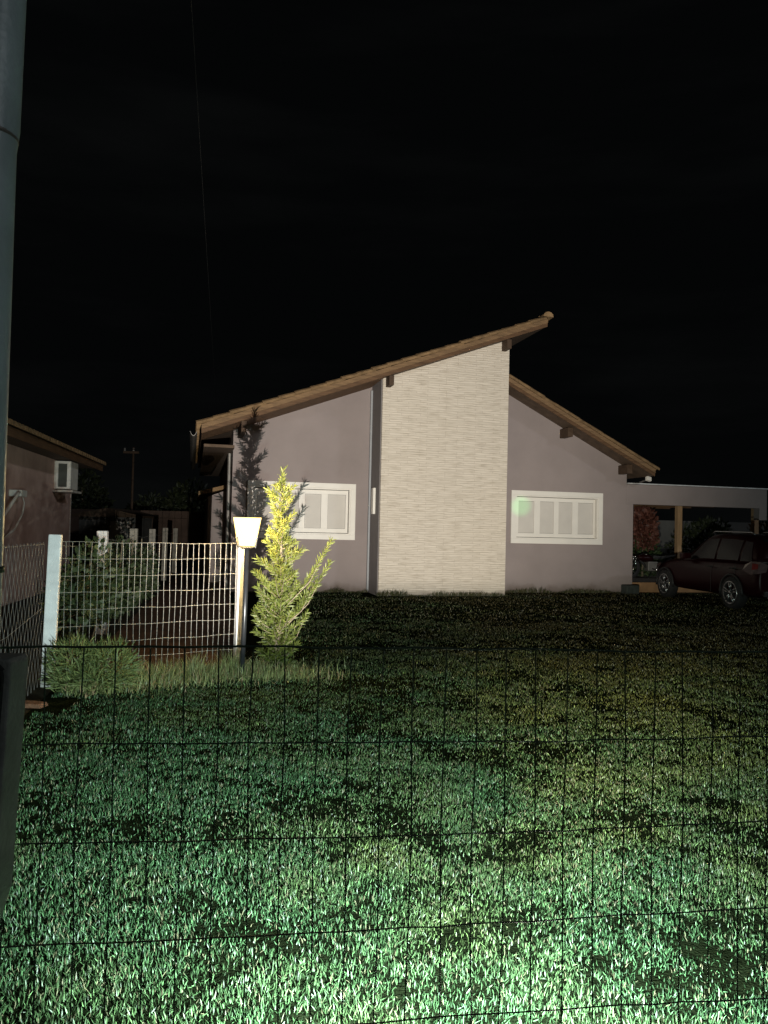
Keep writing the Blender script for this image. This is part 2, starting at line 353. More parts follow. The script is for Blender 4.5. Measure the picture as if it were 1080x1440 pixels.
# roofs: deck board, fascia, barrel tiles, purlin ends
def roof(u0, u1, under, front, back, name_seed):
    rnd = random.Random(name_seed); s = 1 if under(u1) > under(u0) else -1
    d = MB(); d.prism([(u0, under(u0) + .001), (u1, under(u1) + .001), (u1, under(u1) + .05), (u0, under(u0) + .05)], front + .03, back)
    r = d.build('roof', M['deck'], house)
    f = MB(); f.prism([(u0, under(u0) - .012), (u1, under(u1) - .012), (u1, under(u1) + .125), (u0, under(u0) + .125)], front, front + .03)
    vb = MB(); vb.prism([(u0, under(u0) + .07), (u1, under(u1) + .07), (u1, under(u1) + .172), (u0, under(u0) + .172)], front - .022, front - .001)
    vb.build('verge_board', M['verge'], r)
    f.build('fascia', M['fascia'], r)
    t = MB(); sl = Vector((u1 - u0, 0, under(u1) - under(u0))); L = sl.length; sl.normalize(); up = Vector((-sl.z, 0, sl.x))
    if up.z < 0: up = -up
    nC = round(L / .36); cl = L / nC; nA = int((back - front) / .21)
    for c in range(nC):
        for a in range(nA):
            yc = front - .045 + (a + .5) * .21 + rnd.uniform(-.008, .008)
            lo, hi = c * cl - .03, (c + 1) * cl + .03
            h0, h1 = (.180, .164) if s > 0 else (.164, .180)    # the lower end of each tile lies on top of the one below
            j = rnd.uniform(-.006, .010); tw = rnd.uniform(-.01, .01)
            vs = []
            for (ds, hh, rr) in ((lo, h0, .11), (hi, h1, .10)):
                for q in range(6):
                    an = math.pi * q / 5
                    p = Vector((u0, 0, under(u0))) + sl * ds + up * (hh + j + math.sin(an) * rr * .85 - .005)
                    vs.append((p.x, yc + (tw if ds == hi else 0) - math.cos(an) * rr, p.z))
                for q in range(6):
                    an = math.pi * (5 - q) / 5
                    p = Vector((u0, 0, under(u0))) + sl * ds + up * (hh + j + math.sin(an) * (rr - .018) * .85 - .012)
                    vs.append((p.x, yc + (tw if ds == hi else 0) - math.cos(an) * (rr - .018), p.z))
            fs = [(q, (q + 1) % 12, 12 + (q + 1) % 12, 12 + q) for q in range(12)]
            for q in range(5): fs += [(q, q + 1, 10 - q, 11 - q), (12 + q + 1, 12 + q, 23 - q, 22 - q)]
            t.add(vs, fs)
    t.build('roof_tiles', M['tile'], r)
    if s > 0:
        c = MB(); n0 = int((back - front) / .36)
        for a in range(n0):
            y = front - .05 + a * .36
            vs = [(u1 + .13 * math.cos(math.pi * q / 6), yy, under(u1) + .20 + .12 * math.sin(math.pi * q / 6) + (.012 if yy == y else 0)) for yy in (y, y + .38) for q in range(7)]
            c.add(vs, [(q, q + 1, q + 8, q + 7) for q in range(6)] + [tuple(range(7)), tuple(range(13, 6, -1))])
        c.build('ridge_tiles', M['tile'], r)
    return r
rl = roof(-4.06, 3.78, UL, -1.4, 9.0, 3)
rr_ = roof(3.03, 7.22, UR, -.6, 9.0, 5)
def purlin(u, under, y0, parent, h=.2, w=.11, drop=.0):
    p = MB(); sl = .372 if under is UL else -.51
    z = under(u); p.box(u - w / 2, u + w / 2, y0, y0 + 1.3, z - h, z - abs(sl) * w / 2 - .004)
    p.build('purlin', M['fascia_dark'], parent, bevel=.006)
for u, y in ((-3.18, -1.33), (.05, -1.33), (2.86, -1.33)): purlin(u, UL, y, rl, .24 if u > 0 else .26)
for u in (4.92, 6.60): purlin(u, UR, -.44, rr_, .27, .14)
# soffit boards between the fascia and the wall of the recessed left bay
for kk, yy in enumerate((-1.33, -1.1, -.87, -.64, -.41, -.18)):
    b = MB(); b.prism([(-4.05, UL(-4.05) - .018), (-.12, UL(-.12) - .018), (-.12, UL(-.12) - .0015), (-4.05, UL(-4.05) - .0015)], yy, yy + .19)
    b.build('soffit_board', M['fascia'], rl)
# half round gutter along the left eave
g = MB(); pr = [(-.075 + .15 * i / 8, -.075 * math.sin(math.pi * i / 8)) for i in range(9)]
for (ya, yb) in ((-1.42, 9.0),):
    vs = [(-4.22 + a, y, UL(-4.2) + .06 + b * 1.3) for y in (ya, yb) for a, b in pr] + [(-4.22 + a * .9, y, UL(-4.2) + .063 + b * 1.15) for y in (ya, yb) for a, b in pr]
    fs = [(i, i + 1, i + 10, i + 9) for i in range(8)] + [(18 + i, 18 + i + 1, 28 + i, 27 + i) for i in range(8)] + [(i, i + 1, i + 19, i + 18) for i in range(8)]
    g.add(vs, fs)
g.build('gutter', M['gutter'], rl)
MB().box(-4.0, -3.36, -1.2, 8.6, UL(-4.0) - .30, UL(-4.0) - .24).build('eave_soffit', M['deck'], rl)
MB().tube([(-3.40, .12, .05), (-3.40, .12, UL(-4.0) - .24)], .04, 10).build('downpipe', M['gutter'], house)
# low rear wing on the left
wg = MB().prism([(-3.80, 0), (-3.34, 0), (-3.34, 2.46), (-3.80, 2.28)], 3, 8).build('rear_wing', M['stucco'], house)
wr = MB().prism([(-4.06, 2.30), (-3.33, 2.50), (-3.33, 2.60), (-4.06, 2.40)], 2.75, 8.2).build('wing_roof', M['tile'], wg)
# little floodlight fitting under the right eave
fl = MB().box(-.07, .07, -.05, .03, -.05, .06).build('floodlight', M['white'], house, bevel=.01)
fl.location = (7.22, -.30, 2.965); fl.rotation_euler = (R(-15), R(12), R(10))
MB().box(-.02, .02, .03, .30, -.01, .01).build('bracket', M['gutter'], fl)

# ------------------------------------------------------------------ carport
cp = thing('carport', 'open carport with grey rendered beam and bare timber posts beside the house', 'carport', (-.262, 18.39, 0), HA)
b = MB().prism([(6.784, 2.32), (10.86, 2.32), (10.86, 2.0), (11.1, 2.0), (11.1, 2.845), (6.784, 2.835)], 0.003, .22).build('beam', M['stucco'], cp)
MB().box(6.80, 11.14, -.03, .26, 2.8465, 2.872).build('flashing', mat('flashing_metal', (.62, .62, .62), .4, metal=.3), b)
cr = MB().prism([(6.80, 2.52), (11.1, 2.52), (11.1, 2.60), (6.80, 2.60)], .222, 6.8).build('roof', M['deck'], cp)
for yy in (1.1, 2.2, 3.3, 4.4): MB().box(6.80, 11.1, yy, yy + .08, 2.40, 2.518).build('rafter', M['fascia'], cr)
MB().prism([(7.0, 2.31), (11.1, 2.57), (11.1, 2.66), (7.0, 2.40)], 4.95, 5.03).build('rear_beam', M['white'], cp)
for u, y in ((9.62, 1.75), (11.78, 1.2)):
    MB().box(u - .075, u + .075, y, y + .15, .262, 2.52).build('post', M['timber'], cp, bevel=.008)
MB().box(11.1, 11.9, 1.18, 1.36, 2.38, 2.515).build('side_beam', M['timber'], cp)
tr = MB().box(6.99, 12.5, .25, 7, 0, .255).build('terrace', M['floor']); tr.location = cp.location; tr.rotation_euler = cp.rotation_euler; structure(tr)
ts = MB().box(6.99, 12.5, .20, .248, 0, .262).build('terrace_step', M['brick']); ts.location = cp.location; ts.rotation_euler = cp.rotation_euler; structure(ts)
bl = MB().box(-.19, .19, -.13, .13, 0, .23).build('stone_block', M['block'], None, bevel=.03)
bl.location = (6.35, 19.72, 0); bl.rotation_euler = (0, 0, R(18)); tag(bl, 'dark rough stone block on the lawn at the foot of the house corner', 'stone block')
# back wall of the carport
bw_ = MB().box(0, 16, 0, .2, 0, 2.1).build('boundary_wall', M['greywall']); bw_.location = (6.5, 28.5, 0); bw_.rotation_euler = (0, 0, R(10))
tag(bw_, 'grey rendered boundary wall behind the carport', 'wall')

# ------------------------------------------------------------------ leaf tools
def cloud(n, c, r, zmin=None):
    p = rng.normal(0, 1, (n, 3)); p /= np.linalg.norm(p, axis=1, keepdims=True); p *= rng.uniform(.35, 1, n)[:, None] ** .6
    return np.array(c) + p * np.array(r)
def tints(n, a, b, j=.25):
    t = rng.uniform(0, 1, n)[:, None]; c = np.array(a) * (1 - t) + np.array(b) * t
    return c * rng.uniform(1 - j, 1 + j, n)[:, None]
def bush(root, part, balls, n, L, Wd, a, b, updir=.5):
    P = []; D = []
    for c, r, wgt in balls:
        m = int(n * wgt); p = cloud(m, c, r); P.append(p)
        d = (p - np.array(c)) / np.array(r) + rng.normal(0, .5, (m, 3)) + np.array([0, 0, updir]); D.append(d)
    P = np.concatenate(P); D = np.concatenate(D); keep = P[:, 2] > .02; P = P[keep]; D = D[keep]; k = len(P)
    return blades(part, P, rng.uniform(.6, 1.2, k) * L, rng.uniform(.7, 1.2, k) * Wd, tints(k, a, b), LEAF, parent=root, dirs=D, curl=.5)

rb = thing('flowering_bush', 'tall bush with brick red leaves inside the carport left of the timber post', 'bush', (7.95, 23.6, 0))
bush(rb, 'foliage', [((0, 0, 1.95), (.42, .4, .42), .55), ((.1, 0, 1.45), (.36, .35, .4), .45)], 1500, .12, .07, (.08, .025, .018), (.20, .085, .062))
bush(rb, 'leaves', [((.1, .1, .9), (.5, .4, .8), 1)], 700, .14, .05, (.02, .04, .015), (.06, .09, .03))
MB().tube([(0, 0, 0), (.03, 0, .8), (0, 0, 1.7)], [.035, .03, .015]).build('stem', M['bark'], rb)
gb = thing('shrub', 'dark green shrub growing low behind the carport step', 'shrub', (7.75, 24.6, 0))
bush(gb, 'foliage', [((-.1, 0, .8), (.5, .4, .75), .6), ((.55, 0, .6), (.4, .4, .55), .4)], 1300, .15, .05, (.02, .035, .015), (.07, .09, .035))
for i in range(4): MB().tube([(0, 0, 0), (.1 * i - .15, .05, .7), (.2 * i - .3, 0, 1.2)], .012).build('stem', M['bark'], gb)
for i, (x, y, lab, hh) in enumerate(((11.2, 27.3, 'wide dark bush seen under the carport beam above the car bonnet', 1.9), (13.5, 26.6, 'reddish brown bush seen under the carport beam beside the right timber post', 2.1))):
    o = thing('shrub', lab, 'shrub', (x, y, 0))
    bush(o, 'foliage', [((0, 0, hh * .55), (1.1, .7, hh * .5), .6), ((.5, .1, hh * .8), (.7, .6, hh * .35), .4)], 1500, .18, .08, (.02, .03, .012) if i == 0 else (.07, .035, .02), (.05, .06, .025) if i == 0 else (.14, .08, .04))
    MB().tube([(0, 0, 0), (0, 0, hh * .7)], .05).build('stem', M['bark'], o)

# ------------------------------------------------------------------ motorcycle behind the step
mc = thing('motorcycle', 'parked motorcycle with chrome forks on the terrace between house and car', 'motorcycle', (7.10, 22.35, .255), R(8))
def wheel_mb(c, r, w): return MB().lathe([(r - .07, -w / 2), (r - .01, -w / 2), (r, -w / 4), (r, w / 4), (r - .01, w / 2), (r - .07, w / 2), (r - .07, -w / 2)], 'Y', c, 28)
for cx_ in (.08, 1.38):
    w = wheel_mb((cx_, 0, .31), .31, .1).build('wheel', M['tyre'], mc, True)
    s = MB()
    for q in range(8):
        a = q * math.pi / 4; s.tube([(cx_, 0, .31), (cx_ + .24 * math.cos(a), 0, .31 + .24 * math.sin(a))], .01, 5)
    s.lathe([(.225, -.03), (.245, -.03), (.245, .03), (.225, .03), (.225, -.03)], 'Y', (cx_, 0, .31), 24); s.build('rim', M['alloy'], w)
for sy in (-.09, .09): MB().tube([(.08, sy, .10), (.16, sy, .32), (.28, sy, .62)], [.026, .026, .020], 8).build('fork', M['chrome'], mc, True)
hb = MB(); hb.tube([(.46, -.36, .70), (.36, -.26, .73), (.30, -.06, .66), (.30, .06, .66), (.36, .26, .73), (.46, .36, .70)], .013, 8); hb.build('handlebar', M['chrome'], mc, True)
MB().lathe([(0, -.05), (.06, -.05), (.085, .0), (.085, .03), (0, .035)], 'Y', (.22, -.0, .58), 18).build('headlight', M['chrome'], mc, True)
fd = MB(); n_ = 14
vs = []; 
for i in range(n_ + 1):
    a = R(20 + 140 * i / n_)
    for sy in (-.06, .06): vs.append((.08 + .35 * math.cos(a), sy, .31 + .35 * math.sin(a)))
fd.add(vs, [(2 * i, 2 * i + 1, 2 * i + 3, 2 * i + 2) for i in range(n_)]); fo = fd.build('mudguard', M['chrome'], mc, True)
fo.modifiers.new('thickness', 'SOLIDIFY').thickness = .006
tk = bmesh.new(); bmesh.ops.create_uvsphere(tk, u_segments=18, v_segments=12, radius=1)
for v in tk.verts: v.co = (v.co.x * .26 + .55 - .06 * v.co.z, v.co.y * .13 * (1.1 - .3 * v.co.x), v.co.z * .12 + .60)
me = bpy.data.meshes.new('fuel_tank'); tk.to_mesh(me); tk.free(); me.materials.append(M['paint']); o = bpy.data.objects.new('fuel_tank', me); COL.objects.link(o); o.parent = mc
MB().prism([(.75, .58), (1.0, .56), (1.42, .66), (1.44, .72), (1.0, .66), (.75, .68)], -.12, .12).build('seat', M['seat'], mc, bevel=.02)
MB().tube([(.30, 0, .64), (.62, 0, .30), (.95, 0, .28), (1.38, 0, .31)], .035, 8).build('frame', M['trim'], mc)
MB().box(.58, .90, -.13, .13, .22, .50).build('engine', M['gutter'], mc, bevel=.03)
MB().tube([(.70, -.12, .30), (.9, -.17, .24), (1.5, -.18, .32)], [.02, .03, .04], 10).build('exhaust', M['chrome'], mc, True)
MB().tube([(.85, .1, .25), (.80, .28, .0)], .012).build('kickstand', M['trim'], mc)

# ------------------------------------------------------------------ car (nose towards the carport, left side to the camera)
car = thing('parked_car', 'dark maroon hatchback with alloy wheels parked before the carport', 'car', (8.19, 16.32, 0), R(99))
def loft(stations, closed_ends=True):
    m_ = MB(); k_ = len(stations[0]); vs = [p for st in stations for p in st]; fs = []
    for i in range(len(stations) - 1):
        for j in range(k_): fs.append((i * k_ + j, i * k_ + (j + 1) % k_, (i + 1) * k_ + (j + 1) % k_, (i + 1) * k_ + j))
    fs.append(tuple(range(k_))); fs.append(tuple((len(stations) - 1) * k_ + j for j in reversed(range(k_))))
    return m_.add(vs, fs)
def body_ring(x, w, zb, zs, zt):
    half = [(w * .80, zb), (w * .97, zb + .08), (w, zb + (zs - zb) * .45), (w * .985, zb + (zs - zb) * .75), (w * .93, zs), (w * .80, zt - .005), (w * .4, zt)]
    return [(x, y, z) for y, z in half] + [(x, -y, z) for y, z in reversed(half)]
bst = [(-.83, .70, .36, .86, .93), (-.80, .78, .30, .92, .99), (-.70, .83, .27, .97, 1.02), (-.35, .865, .25, .99, 1.03), (.3, .87, .24, .99, 1.02), (1.3, .87, .24, .97, 1.0), (2.05, .865, .24, .95, 1.01), (2.5, .86, .25, .91, .99), (3.0, .84, .26, .84, .92), (3.28, .78, .28, .74, .80), (3.42, .66, .32, .60, .66)]
bo = loft([body_ring(*b_) for b_ in bst]).build('body', M['paint'], car, True)
bo.modifiers.new('smooth', 'SUBSURF').levels = 1; bo.modifiers['smooth'].render_levels = 2
def cab_ring(x, w0, z0, w1, z1):
    half = [(w0, z0), (w0 * .55 + w1 * .45, z0 + (z1 - z0) * .45), (w1, z1 - .06), (w1 * .86, z1 - .012), (w1 * .4, z1)]
    return [(x, y, z) for y, z in half] + [(x, -y, z) for y, z in reversed(half)]
cst = [(-.74, .74, .96, .68, 1.12), (-.62, .78, .96, .64, 1.38), (-.45, .79, .96, .62, 1.52), (.1, .80, .96, .62, 1.585), (.75, .80, .96, .62, 1.60), (1.15, .80, .96, .62, 1.56), (1.45, .80, .95, .64, 1.42), (1.95, .79, .94, .72, 1.10), (2.15, .77, .94, .74, .99)]
loft([cab_ring(*c_) for c_ in cst]).build('cabin', M['paint'], car, True)
def side_pt(x, t, s, off=.012):
    """point on the cabin side at height fraction t"""
    for a_, b_ in zip(cst, cst[1:]):
        if a_[0] <= x <= b_[0]:
            f_ = (x - a_[0]) / (b_[0] - a_[0]); w0, z0, w1, z1 = [a_[i] * (1 - f_) + b_[i] * f_ for i in range(1, 5)]
            pts = [(w0, z0), (w0 * .55 + w1 * .45, z0 + (z1 - z0) * .45), (w1, z1 - .06)]
            if t < .5: q = t / .5; y = pts[0][0] * (1 - q) + pts[1][0] * q; z = pts[0][1] * (1 - q) + pts[1][1] * q
            else: q = (t - .5) / .5; y = pts[1][0] * (1 - q) + pts[2][0] * q; z = pts[1][1] * (1 - q) + pts[2][1] * q
            return (x, s * (y + off), z)
for s in (1, -1):
    for x0b, x1b, x0t, x1t in ((.74, 1.88, .74, 1.32), (-.10, .66, -.10, .66), (-.55, -.18, -.42, -.18)):
        g_ = MB(); N_ = 6; vs = []
        for i in range(N_ + 1):
            f_ = i / N_
            for t_, xa, xb in ((.12, x0b, x1b), (.5, (x0b + x0t) / 2, (x1b + x1t) / 2), (.90, x0t, x1t)): vs.append(side_pt(xa * (1 - f_) + xb * f_, t_, s))
        g_.add(vs, [(3 * i + j, 3 * i + j + 1, 3 * i + j + 4, 3 * i + j + 3) for i in range(N_) for j in range(2)])
        g_.build('side_window', M['glass'], car, True)
    for x in (.70, -.14):
        h_ = MB(); h_.tube([(x + .18, s * .885, .86), (x + .10, s * .905, .865), (x + .02, s * .905, .865), (x - .04, s * .885, .86)], .013, 6); h_.build('door_handle', M['trim'], car, True)
        MB().tube([(x + .04, s * .872, .32), (x + .04, s * .8745, .60), (x + .04, s * .855, .90), (x + .04, s * .82, .97)], .004, 4).build('door_seam', M['trim'], car)
    mi = MB().box(1.60, 1.78, .82 if s > 0 else -1.02, 1.02 if s > 0 else -.82, 1.0, 1.13).build('wing_mirror', M['paint'], car, bevel=.03)
    MB().tube([(-.4, s * .60, 1.575), (-.3, s * .60, 1.62), (1.0, s * .60, 1.635), (1.1, s * .60, 1.59)], .016, 6).build('roof_rail', M['alloy'], car, True)
    hl = MB(); hl.add([(3.05, s * .835, .74), (3.32, s * .76, .66), (3.36, s * .70, .72), (3.20, s * .78, .82), (2.92, s * .85, .87), (2.90, s * .86, .80)], [tuple(range(6))]); hl.build('headlight', M['lens'], car)
    hx = bpy.context.scene.objects[-1]
    tl = MB(); tl.add([(-.42, s * .872, .84), (-.66, s * .855, .76), (-.78, s * .80, .78), (-.835, s * .66, .82), (-.835, s * .62, .97), (-.80, s * .74, 1.02), (-.66, s * .83, 1.03), (-.50, s * .86, .96)], [(0, 1, 6, 7), (1, 2, 5, 6), (2, 3, 4, 5)])
    to = tl.build('tail_light', M['lens'], car); to.modifiers.new('thickness', 'SOLIDIFY').thickness = -.025
    rd = MB(); rd.add([(-.69, s * .875, .86), (-.805, s * .82, .88), (-.81, s * .81, .98), (-.70, s * .865, .995)], [(0, 1, 2, 3)]); rd.build('brake_lamp', M['redlens'], to)
    MB().box(-.846, -.838, .42 * s - .09, .42 * s + .09, .50, .55).build('reflector', M['redlens'], car)
MB().box(-.87, -.80, -.70, .70, .32, .44).build('bumper', M['trim'], car, bevel=.02)
MB().box(-.858, -.835, -.62, .62, .30, .325).build('bumper_trim', M['alloy'], car)
MB().add([(-.775, -.56, 1.06), (-.775, .56, 1.06), (-.515, .48, 1.49), (-.515, -.48, 1.49)], [(0, 1, 2, 3)]).build('rear_window', M['glass'], car)
MB().add([(2.06, -.66, 1.05), (2.06, .66, 1.05), (1.40, .56, 1.47), (1.40, -.56, 1.47)], [(3, 2, 1, 0)]).build('windscreen', M['glass'], car)
for wx in (0, 2.68):
    for s in (1, -1):
        yc = s * .79
        w = MB().lathe([(.20, -.10), (.30, -.11), (.335, -.09), (.345, -.05), (.345, .05), (.335, .09), (.30, .11), (.20, .10), (.20, -.10)], 'Y', (wx, yc, .345), 32).build('wheel', M['tyre'], car, True)
        r_ = MB(); yo = yc + s * .095
        r_.lathe([(.205, -.02), (.245, -.02), (.245, .02), (.215, .012), (.205, -.02)], 'Y', (wx, yo, .345), 32)
        for q in range(5):
            a = q * 2 * math.pi / 5 + .3; ca, sa = math.cos(a), math.sin(a)
            for k2 in (-1, 1):
                px_, pz_ = -sa * .028 * k2, ca * .028 * k2
                r_.tube([(wx + ca * .05 + px_ * .5, yo + s * .005, .345 + sa * .05 + pz_ * .5), (wx + ca * .222 + px_ * 1.3, yo, .345 + sa * .222 + pz_ * 1.3)], [.017, .022], 6)
        r_.lathe([(0, .03 * s), (.055, .02 * s), (.062, -.02 * s)], 'Y', (wx, yo, .345), 16)
        r_.build('rim', M['alloy'], w, True)
        MB().lathe([(0, -.09 * s), (.21, -.09 * s)], 'Y', (wx, yo, .345), 24).build('brake_disc', M['trim'], w)
        ar = MB(); ar.tube([(wx + .385 * math.cos(R(t)), s * .872, .345 + .385 * math.sin(R(t))) for t in range(-8, 189, 14)], .026, 6); ar.build('wheel_arch', M['trim'], car, True)

# ------------------------------------------------------------------ neighbour's house on the left
d_ = Vector((-.174, .985, 0)).normalized(); ang = math.atan2(d_.y, d_.x)
nh = thing('neighbour_house', 'single storey house with stained pink wall and low tiled eave', 'house', (-6.40, 11.9, -.14), ang)   # local x runs away from the camera, local -y faces the lawn
MB().box(-9, 6.7, 0, 5, 0, 3.02).build('wall', M['pinkwall'], nh)
w_ = MB(); w_.box(-9.3, 7.7, -.52, 5.4, 3.03, 3.07); nr = w_.build('roof', M['deck'], nh)
MB().box(-9.3, 7.7, -.55, -.52, 2.97, 3.12).build('fascia', M['fascia'], nr)
tb = MB()
for i in range(80):
    x = -9.3 + i * .213; vs = []
    for (y, z) in ((-.62, 3.125), (5.4, 4.9)):
        for q in range(6):
            a = math.pi * q / 5; vs.append((x + .105 - .105 * math.cos(a), y, z + .085 * math.sin(a)))
    tb.add(vs, [(q, q + 1, q + 7, q + 6) for q in range(5)] + [(0, 5, 11, 6)] + [(0, 1, 2, 3, 4, 5)])
tb.build('roof_tiles', M['tile'], nr)
MB().box(1.20, 1.34, -.012, .0, 1.45, 2.42).build('window_slit', M['dark'], nh)
MB().box(6.70, 6.73, -.02, .05, 0, 3.0).build('corner_trim', M['pvc'], nh)
ac = thing('air_conditioner', 'white framed air conditioner with dark grille high on the pink wall', 'air conditioner', tuple(Vector((-6.40, 11.9, 0)) + d_ * 5.07), ang)
MB().box(0, .72, -.35, -.001, 2.24, 2.86).build('casing', M['acwhite'], ac, bevel=.012)
MB().box(-.006, .001, -.27, -.09, 2.28, 2.80).build('grille', M['acgrille'], ac)
fr = MB(); fr.box(-.022, -.001, -.34, -.275, 2.25, 2.85); fr.box(-.022, -.001, -.085, -.04, 2.25, 2.85); fr.box(-.022, -.001, -.275, -.085, 2.80, 2.85); fr.box(-.022, -.001, -.275, -.085, 2.25, 2.285); fr.build('front_frame', M['white'], ac)
MB().box(-.10, .80, -.42, -.001, 2.17, 2.215).build('shelf', M['pvc'], ac)
# conduit and hanging cables on the wall
cb_ = thing('wall_cable', 'pale conduit and looped cables hanging on the pink wall near the steel pole', 'cable', tuple(Vector((-6.40, 11.9, 0)) + d_ * 1.6), ang)
MB().tube([(-.65, -.10, 1.42), (.03, -.22, 1.98), (.10, -.22, 2.02)], .028, 8).build('conduit', M['pvc'], cb_, True)
for k2 in range(2):
    MB().tube([(.55, -.16, 1.96), (.60, -.18, 1.84), (.45, -.18 - .02 * k2, 1.62 + .03 * k2), (.10, -.17, 1.38 - .03 * k2), (-.30, -.12, 1.22), (-.6, -.05, 1.10)], .010, 6).build('loop', M['pvc'], cb_, True)
MB().box(.25, .62, -.22, -.001, 1.95, 2.07).build('bracket', M['acwhite'], cb_, bevel=.015)

# ------------------------------------------------------------------ pole and latch box at the fence's end
pl = thing('steel_pole', 'tall blue grey painted steel pole standing at the left end of the front fence', 'pole', (-.529, 1.00, 0))
MB().tube([(0, 0, 0), (0, 0, 1.0), (.0, 0, 1.99), (.0015, 0, 2.02), (.004, 0, 2.2), (.012, 0, 3.6)], [.0315, .0315, .0315, .0335, .0335, .0335], 24).build('shaft', M['pipe'], pl, True)
MB().tube([(0, 0, 2.003), (0, 0, 2.012)], .0335, 24).build('joint', M['gutter'], pl, True)
MB().tube([(-.0, 0, 1.433), (0, 0, 1.441)], .034, 24).build('tie_wire', M['greenwire'], pl, True)
px2 = thing('downpipe', 'second darker pipe running up beside the blue grey steel pole', 'pipe', (-.585, 1.02, 0))
MB().tube([(0, 0, 0), (0, 0, 3.6)], .026, 16).build('shaft', M['gutter'], px2, True)
lb = thing('latch_box', 'dark metal latch box fixed upright on the steel pole in front of the fence', 'latch box', (0, .9, 0))
def lp(p): return ((p[0] + 8 - 540) / 1080 * .9, 1.5 + (745 + (p[0] - 540) * .0227 - p[1]) / 1080 * .9)
MB().prism([lp(q) for q in ((-60, 1345), (-16, 1326), (2, 1262), (5, 1180), (10, 1060), (15, 932), (11, 926), (-60, 924))], 0, .046).build('housing', M['latch'], lb, bevel=.003)
MB().prism([lp(q) for q in ((-60, 1338), (-20, 1316), (-4, 1197), (1, 1085), (7, 950), (6, 938), (1, 933), (-60, 933))], -.010, -.0005).build('cover', M['latchdark'], lb, bevel=.008)
MB().box(-.52, -.49, .047, .075, 1.05, 1.30).build('mounting', M['trim'], lb)

# ------------------------------------------------------------------ the green mesh fence in front of the camera
ff = thing('wire_fence', 'dark green welded wire mesh fence running across the front of the lawn', 'fence', (-.60, 1.112, 0), math.atan(.1335))
rnd = random.Random(11); fm = MB(); LX = 4.4; rows = [1.316 - .1425 * i for i in range(10)]
nv = int(LX / .0497)
row_j = [[rnd.uniform(-.002, .002) for _ in range(nv + 1)] for _ in rows]
for i in range(nv + 1):
    x = .012 + i * .0497; ph = rnd.uniform(0, 6)
    fm.tube([(x + .0022 * math.sin(ph + j * 1.9) + rnd.uniform(-.0012, .0012), .0022 + rnd.uniform(-.001, .001), z) for j, z in enumerate(rows)] , .00118, 5, False)
for j, z in enumerate(rows):
    fm.tube([(0, 0, z)] + [(.012 + i * .0497, rnd.uniform(-.0006, .0006), z + row_j[j][i] * .8 + .003 * math.sin(i * .21 + j)) for i in range(nv + 1)], .0012 if j else .0018, 5, False)
fm.build('wire_mesh', M['greenwire'], ff)
for x in (2.2, 4.42): MB().box(x - .02, x + .02, .006, .046, 0, 1.36).build('fence_post', M['latch'], ff)

# ------------------------------------------------------------------ white posts, mesh panel, hexagonal mesh, boundary posts
def post(loc, w, h, rot, label, group, tilt=0, m='concrete'):
    p = MB()
    p.box(-w / 2, w / 2, -w / 2, w / 2, -.1, h)
    o = p.build('concrete_post', M[m], None, bevel=.012)
    o.location = loc; o.rotation_euler = (R(0), R(tilt), rot); return tag(o, label, 'fence post', group)
G = 'white concrete posts of the side fence'
post((-3.05, 7.08, 0), .112, 1.39, R(17), 'broad white concrete post at the left end of the lit mesh panel', G, 1.2)
post((-1.49, 8.10, 0), .105, 1.30, R(25), 'white concrete post standing right behind the garden lamp', G, .5)
labs = ['white concrete post half covered by the creeper, second from the lit mesh corner', 'concrete post just right of the creeper covered white post, its top above the mesh', 'third concrete post along behind the mesh panel, counted from the creeper covered one',
        'fourth concrete post along behind the mesh panel, counted from the creeper covered one', 'most distant thin concrete post behind the mesh panel']
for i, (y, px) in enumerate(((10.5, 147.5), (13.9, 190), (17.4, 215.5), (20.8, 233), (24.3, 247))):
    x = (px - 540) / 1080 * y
    post((x, y, 0), .135, 1.40 + .02 * (i % 2), R(11), labs[i], G, (i - 2) * .4, 'concrete' if i == 0 else 'dimconcrete')

pa, pb_ = Vector((-2.99, 7.10, 0)), Vector((-1.53, 8.03, 0))
mp_ = thing('mesh_panel', 'pale lit welded wire mesh panel between two white concrete posts', 'mesh panel', pa, math.atan2(pb_.y - pa.y, pb_.x - pa.x))
Lp = (pb_ - pa).length; pm_ = MB(); nvp = int(Lp / .0565)
ztop = lambda x: 1.322 - .005 * math.sin(x * 1.8)
for i in range(nvp + 1):
    x = i * Lp / nvp; ph = rnd.uniform(0, 6)
    pm_.tube([(x + (.006 * math.sin(j * 1.3 + i * .5) * .4 + rnd.uniform(-.002, .002)) * (j > 0), .003 * math.sin(j + ph), ztop(x) - j * .157) for j in range(9)], .0017, 5, False)
for j in range(9):
    pm_.tube([(i * Lp / nvp, .0, ztop(i * Lp / nvp) - j * .157 + .004 * math.sin(i * .5 + j * 2) + rnd.uniform(-.002, .002)) for i in range(nvp + 1)], .0019, 5, False)
pm_.build('wire_mesh', M['wire'], mp_)
hx0, hx1 = Vector((-3.09, 7.02, 0)), Vector((-2.60, 4.7, 0))
hm = thing('hexagonal_mesh', 'dull hexagonal wire netting stretched left of the broad white post', 'wire netting', hx0, math.atan2(hx1.y - hx0.y, hx1.x - hx0.x))
hb_ = MB(); Lh = (hx1 - hx0).length; ch = .10; nz_ = int(1.30 / ch)
for i in range(int(Lh / .058)):
    x0 = i * .058 + .029; ptsh = []
    for j in range(nz_ * 2 + 1):
        sd = 1 if ((j // 2) + i) % 2 else -1
        ptsh.append((x0 + sd * .0265, .002 * sd, .02 + (j + (j % 2) * -.35) * ch / 2 + rnd.uniform(-.002, .002)))
    hb_.tube(ptsh, .0012, 4, False)
hb_.tube([(0, 0, 1.30), (Lh, 0, 1.31)], .0022, 5)
